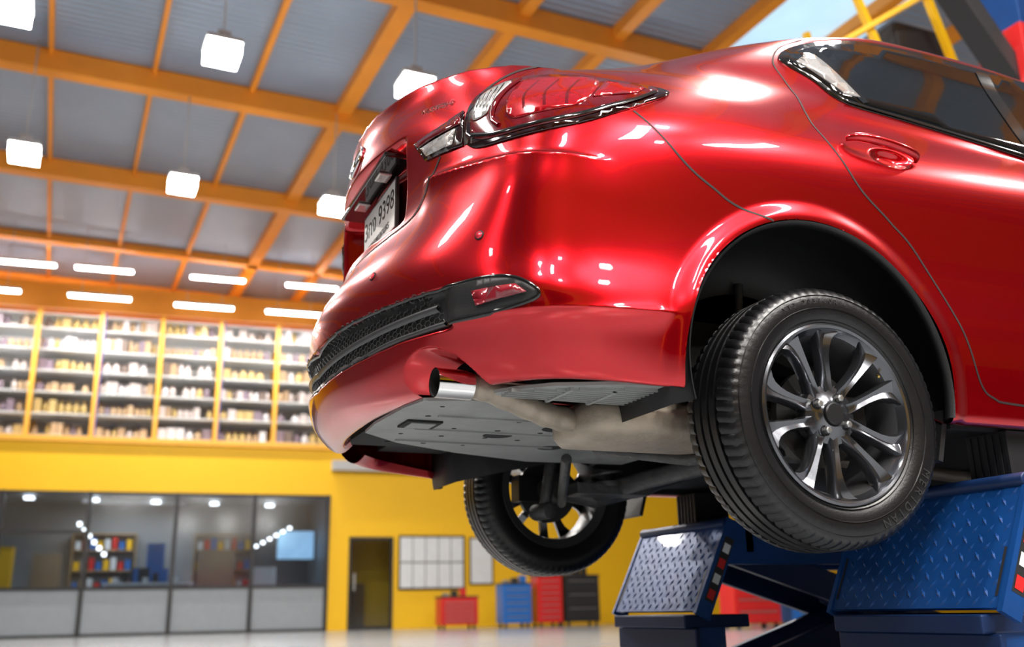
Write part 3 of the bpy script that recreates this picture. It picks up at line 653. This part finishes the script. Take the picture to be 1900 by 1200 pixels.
mb.obj('office_bookcase',[mat('office_wood',(.4,.28,.16),.5),M_paper,M_redbox,M_bluebox,M_yellow],mw=ROOM)
mb=MB();mb.box(2.45,3.42,N+1.9,N+1.96,1.70,2.45,0);mb.box(2.48,3.39,N+1.88,N+1.9,1.73,2.42,1);mb.obj('television',[M_frame,M_tv],mw=ROOM)
mb=MB()
for k in range(6): mb.box(-4.8+1.4*k,-4.6+1.4*k,N+1.2+.25*k,N+1.4+.25*k,3.1,3.15)
for k in range(6): mb.box(-2.2+.12*k,-2.12+.12*k,N+1.6,N+1.7,2.5-.14*k,2.58-.14*k);mb.box(1.9+.16*k,1.98+.16*k,N+1.6,N+1.7,2.0+.09*k,2.06+.09*k)  # floating glowing blocks stand in for lamp streaks reflected in the window glass
mb.obj('office_light_streaks',[M_em3],mw=ROOM)
mb=MB();mb.box(3.98,4.04,N-.03,N+.08,0,2.15);mb.box(5.0,5.06,N-.03,N+.08,0,2.15);mb.box(3.98,5.06,N-.03,N+.08,2.08,2.15);mb.box(4.04,5.0,N-.01,N+.05,.0,.08);mb.box(4.04,5.0,N+.02,N+.03,.08,2.08,1);mb.box(4.1,4.14,N-.07,N-.03,.9,1.3,2)
mb.obj('door_1',[M_frame,M_wing,M_steel],mw=ROOM)
mb=MB();mb.box(3.7,5.6,N+1.6,N+1.7,0,3.0,0);mb.box(4.3,4.6,N+1.2,N+1.5,0,1.1,1);mb.obj('wall_corridor',[M_yellow,M_frame],mw=ROOM)
mb=MB();mb.box(5.19,6.86,N-.04,N,.90,2.19,0)
for i in range(5):
    for j in range(2): mb.box(5.23+.32*i,5.53+.32*i,N-.05,N-.04,.95+.61*j,1.53+.61*j,1)
mb.obj('notice_board',[M_frame,M_paper],mw=ROOM)
mb=MB();mb.box(6.98,7.6,N-.03,N,1.0,2.15,0);mb.box(7.02,7.56,N-.04,N-.03,1.04,2.11,1);mb.obj('wall_poster',[M_frame,M_paper],mw=ROOM)
mb=MB();posts=[-7.4+1.355*k for k in range(12)]
for k,p in enumerate(posts): mb.box(p-.05,p+.05,N-.02,N+.06,4.25,7.33,0);mb.box(p-.05,p+.05,N+1.1,N+1.16,4.3,7.3,0)
mb.box(-15.7,8,N-.08,N+.05,4.23,4.36,0)
for z in(4.40,4.9,5.4,5.9,6.4,6.9,7.25): mb.box(-7.4,7.5,N+.1,N+1.1,z-.03,z,2)
for k in (4,6):
    a=posts[k]
    for (za,zb) in((4.4,5.9),(5.9,4.4)): mb.tube([(a,N+1.12,za),(a+1.355,N+1.12,zb)],.02,6,1)
for k in(4,6,8): mb.box(posts[k]+.05,posts[k]+.08,N+.0,N+.06,4.36,7.3,1)
mb.obj('storage_rack',[mat('rack_orange',(.9,.45,.05),.5),mat('rack_blue',(.08,.1,.45),.5),M_paper],mw=ROOM)
gm=[mat('goods_%d'%i,c,.4) for i,c in enumerate([(.62,.54,.52),(.42,.28,.16),(.55,.38,.22),(.24,.18,.23),(.70,.68,.72),(.42,.18,.13),(.26,.28,.40),(.58,.42,.16),(.18,.13,.11)])]
mb=MB()
for k in range(11):
    for z in(4.40,4.9,5.4,5.9,6.4,6.9):
        x=posts[k]+.08;base=random.choice([0,4,2,7,0,3,1,2])
        w0_=random.choice([.13,.16,.2]);h0=random.uniform(.2,.34)
        while x<posts[k+1]-.19:
            w=w0_;h=h0*random.uniform(.9,1.05);mi=base if random.random()<.5 else random.choice([0,1,2,3,4,7,8])
            if random.random()<.25: mb.box(x,x+w*.9,N+.15,N+.5,z,z+h,mi)
            else: mb.tube([(x+w/2,N+.3,z),(x+w/2,N+.3,z+h*.65),(x+w/2,N+.3,z+h*.82),(x+w/2,N+.3,z+h)],[w*.46,w*.46,w*.22,w*.22],8,mi)
            x+=w
            if random.random()<.06: x+=.15
mb.obj('shelf_goods',gm,mw=ROOM)
# lights
def HW(Xh,Fh,z=0):
    c,s=math.cos(YAW),math.sin(YAW);return Vector((CAM[0]+Xh*c-Fh*s,CAM[1]+Xh*s+Fh*c,z)) 
def arealight(name,loc,size,E,parent=None,sy=None,col=(1,.96,.90),rot=(0,0,0)):
    l=bpy.data.lights.new(name,'AREA');l.energy=E;l.size=size;l.color=col
    if sy:l.shape='RECTANGLE';l.size_y=sy
    o=bpy.data.objects.new(name,l);SC.collection.objects.link(o);o.location=loc;o.rotation_euler=rot
    if parent:o.parent=parent
    return o
hb=MB();hb.box(-.2,.2,-.2,.2,-.06,.10,0);hb.box(-.215,.215,-.215,.215,.10,.16,1);hb.box(-.08,.08,-.08,.08,.16,.3,1);hb.tube([(0,0,.3),(0,0,1.95)],.012,6,1)
ho=hb.obj('hb',[M_em,M_wgrey]);hme=ho.data;bpy.data.objects.remove(ho)
for (a,b,E) in[(-3.5,10.6,200),(-1.22,11.5,200),(-7.2,13.2,200),(-5.24,14.4,220),(-3.0,15.4,220),(-5.6,9.6,200),(3,5,175),(-2,1,150),(4,0,260),(0,-4,230),(3,-5,230),(-7,3,120),(8,3,200),(7,12,200),(2.5,16,220),(-8,-2,100),(6,-3,230)]:
    e=bpy.data.objects.new('high_bay_lamp',hme);SC.collection.objects.link(e);e.location=HW(a,b,7.02);e.rotation_euler=(0,0,.0284)
    arealight('lamp_light',(0,0,-.08),.4,E,e)
def tube_lamp(L=1.25,drop=.4):
    mb=MB();mb.box(-L/2,L/2,-.06,.06,-.04,0,0);mb.box(-L/2-.02,L/2+.02,-.08,.08,0,.05,1);mb.tube([(-L*.3,0,.05),(-L*.3,0,drop)],.006,5,1);mb.tube([(L*.3,0,.05),(L*.3,0,drop)],.006,5,1)
    return mb.obj('fluorescent_lamp',[M_em2,M_wgrey])
def RW(s,n,z): return ROOM@Vector((s,n,z))
for s,n,z in[(-3.85,24.6,8.6),(-2.1,24.6,8.6),(.57,24.6,8.6),(2.93,24.6,8.6),(-5.9,24.6,8.6),(-2,23.0,7.4),(.27,23.0,7.36),(2.34,23.0,7.36),(-4.3,23,7.4),(5.2,24.6,8.6)]:
    o=tube_lamp(1.3,.4 if z>8 else 1.6);o.location=RW(s,n,z);o.rotation_euler=(0,0,-.077);arealight('lamp_light',(0,0,-.05),1.2,110 if z<8 else 60,o,.12)
op=empty('office_fill_panel',RW(-1,26.2,3.1));mb=MB();mb.box(-1.2,1.2,-.15,.15,0,.05,0);mb.obj('panel',[M_paper],op);arealight('lamp_light',(0,0,-.02),2.2,55,op,.25)  # unseen panel and area light added to brighten the office interior
for x,y,z,rz,E in[(-1.2,-3.6,4.6,1.57,110),(.6,-3.6,4.6,1.57,130),(-3.6,.4,5.2,0,45),(2.4,-3.6,4.6,1.57,130)]:  # unseen tube lamps added around the car, mostly to brighten its near side
    o=tube_lamp(1.5,4.0);o.location=(x,y,z);o.rotation_euler=(0,0,rz);arealight('lamp_light',(0,0,-.05),1.5,E,o,.2)
def chest(name,s,n,w,h,mt,dr=5):
    mb=MB();mb.box(-w/2,w/2,-.25,.25,.1,h,0)
    for k in range(dr):
        z0=.14+(h-.2)*k/dr;mb.box(-w/2+.03,w/2-.03,-.265,-.25,z0,z0+(h-.2)/dr-.02,0);mb.box(-w/2+.08,w/2-.08,-.28,-.265,z0+(h-.2)/dr-.06,z0+(h-.2)/dr-.04,1)
    for sx in(-1,1):
        for sy in(-1,1): mb.tube([(sx*(w/2-.08)-.02,sy*.2,.05),(sx*(w/2-.08)+.02,sy*.2,.05)],.05,12,2)
    mb.box(-w/2-.02,w/2+.02,-.27,.27,h,h+.03,2)
    for k in range(3): mb.box(-w/2+.1+.2*k,-w/2+.22+.2*k,-.1,.1,h+.03,h+.1+.05*k,[1,2,0][k])
    o=mb.obj(name,[mt,M_steel,M_frame]);o.matrix_world=ROOM@Matrix.Translation((s,n,0));return o
chest('tool_chest',6.1,22,.85,.68,M_redbox);chest('tool_chest',7.45,22,.68,.95,M_bluebox);chest('tool_cabinet',8.25,22,.6,1.12,M_redbox,7);chest('storage_cabinet',9.05,22,.85,1.12,M_frame,3)
chest('tool_chest',9.6,15.5,.9,1.2,M_redbox);chest('tool_chest',10.7,15.5,.7,1.0,M_bluebox);chest('tool_cabinet',12.5,19,1.2,1.3,M_redbox)
bl=empty('two_post_lift',(0,0,0))
c=HW(4.35,7.3,0);mb=MB()
mb.box(c.x-.2,c.x+.2,c.y-.18,c.y+.18,0,6.0,0);mb.box(c.x-.27,c.x+.3,c.y-.22,c.y+.22,4.1,4.95,1);mb.box(c.x-.5,c.x+.5,c.y-.4,c.y+.4,0,.03,0)
a=HW(3.55,6.95,5.45);b=HW(4.2,7.2,4.45);mb.bar(a,b,.22,.16,2)
mb.obj('column',[M_blue,M_redbox,M_frame],bl,.01)
gy=empty('steel_gantry',(0,0,0));mb=MB()
P=lambda X,F,z:HW(X,F,z)
mb.bar(P(3.2,7.83,5.9),P(3.42,7.94,5.30),.06,.06);mb.bar(P(3.83,7.8,5.9),P(4.12,8.0,5.15),.06,.06);mb.bar(P(3.0,7.9,5.3),P(4.0,7.8,5.85),.05,.05);mb.bar(P(3.42,7.94,5.30),P(4.12,8.0,5.15),.05,.05)
mb.bar(P(3.0,8.6,5.9),P(3.2,8.8,5.0),.06,.06);mb.bar(P(3.2,8.8,5.0),P(5.0,8.8,5.0),.08,.08);mb.bar(P(5.0,8.8,0),P(5.0,8.8,6.0),.1,.1)
for k in range(6): mb.bar(P(3.3+.3*k,8.8,5.0),P(3.45+.3*k,8.8,5.5),.03,.03)
mb.bar(P(3.1,8.8,5.5),P(5.0,8.8,5.5),.06,.06)
mb.obj('frame',[M_yellow],gy)
mb=MB();c=P(3.85,8.3,5.45);mb.box(c.x-.34,c.x+.34,c.y-.2,c.y+.2,c.z-.3,c.z+.18,0);mb.tube([c+Vector((-.3,0,-.28)),c+Vector((.3,0,-.28))],.1,16,0);mb.obj('hoist_motor',[M_frame],gy,.03)
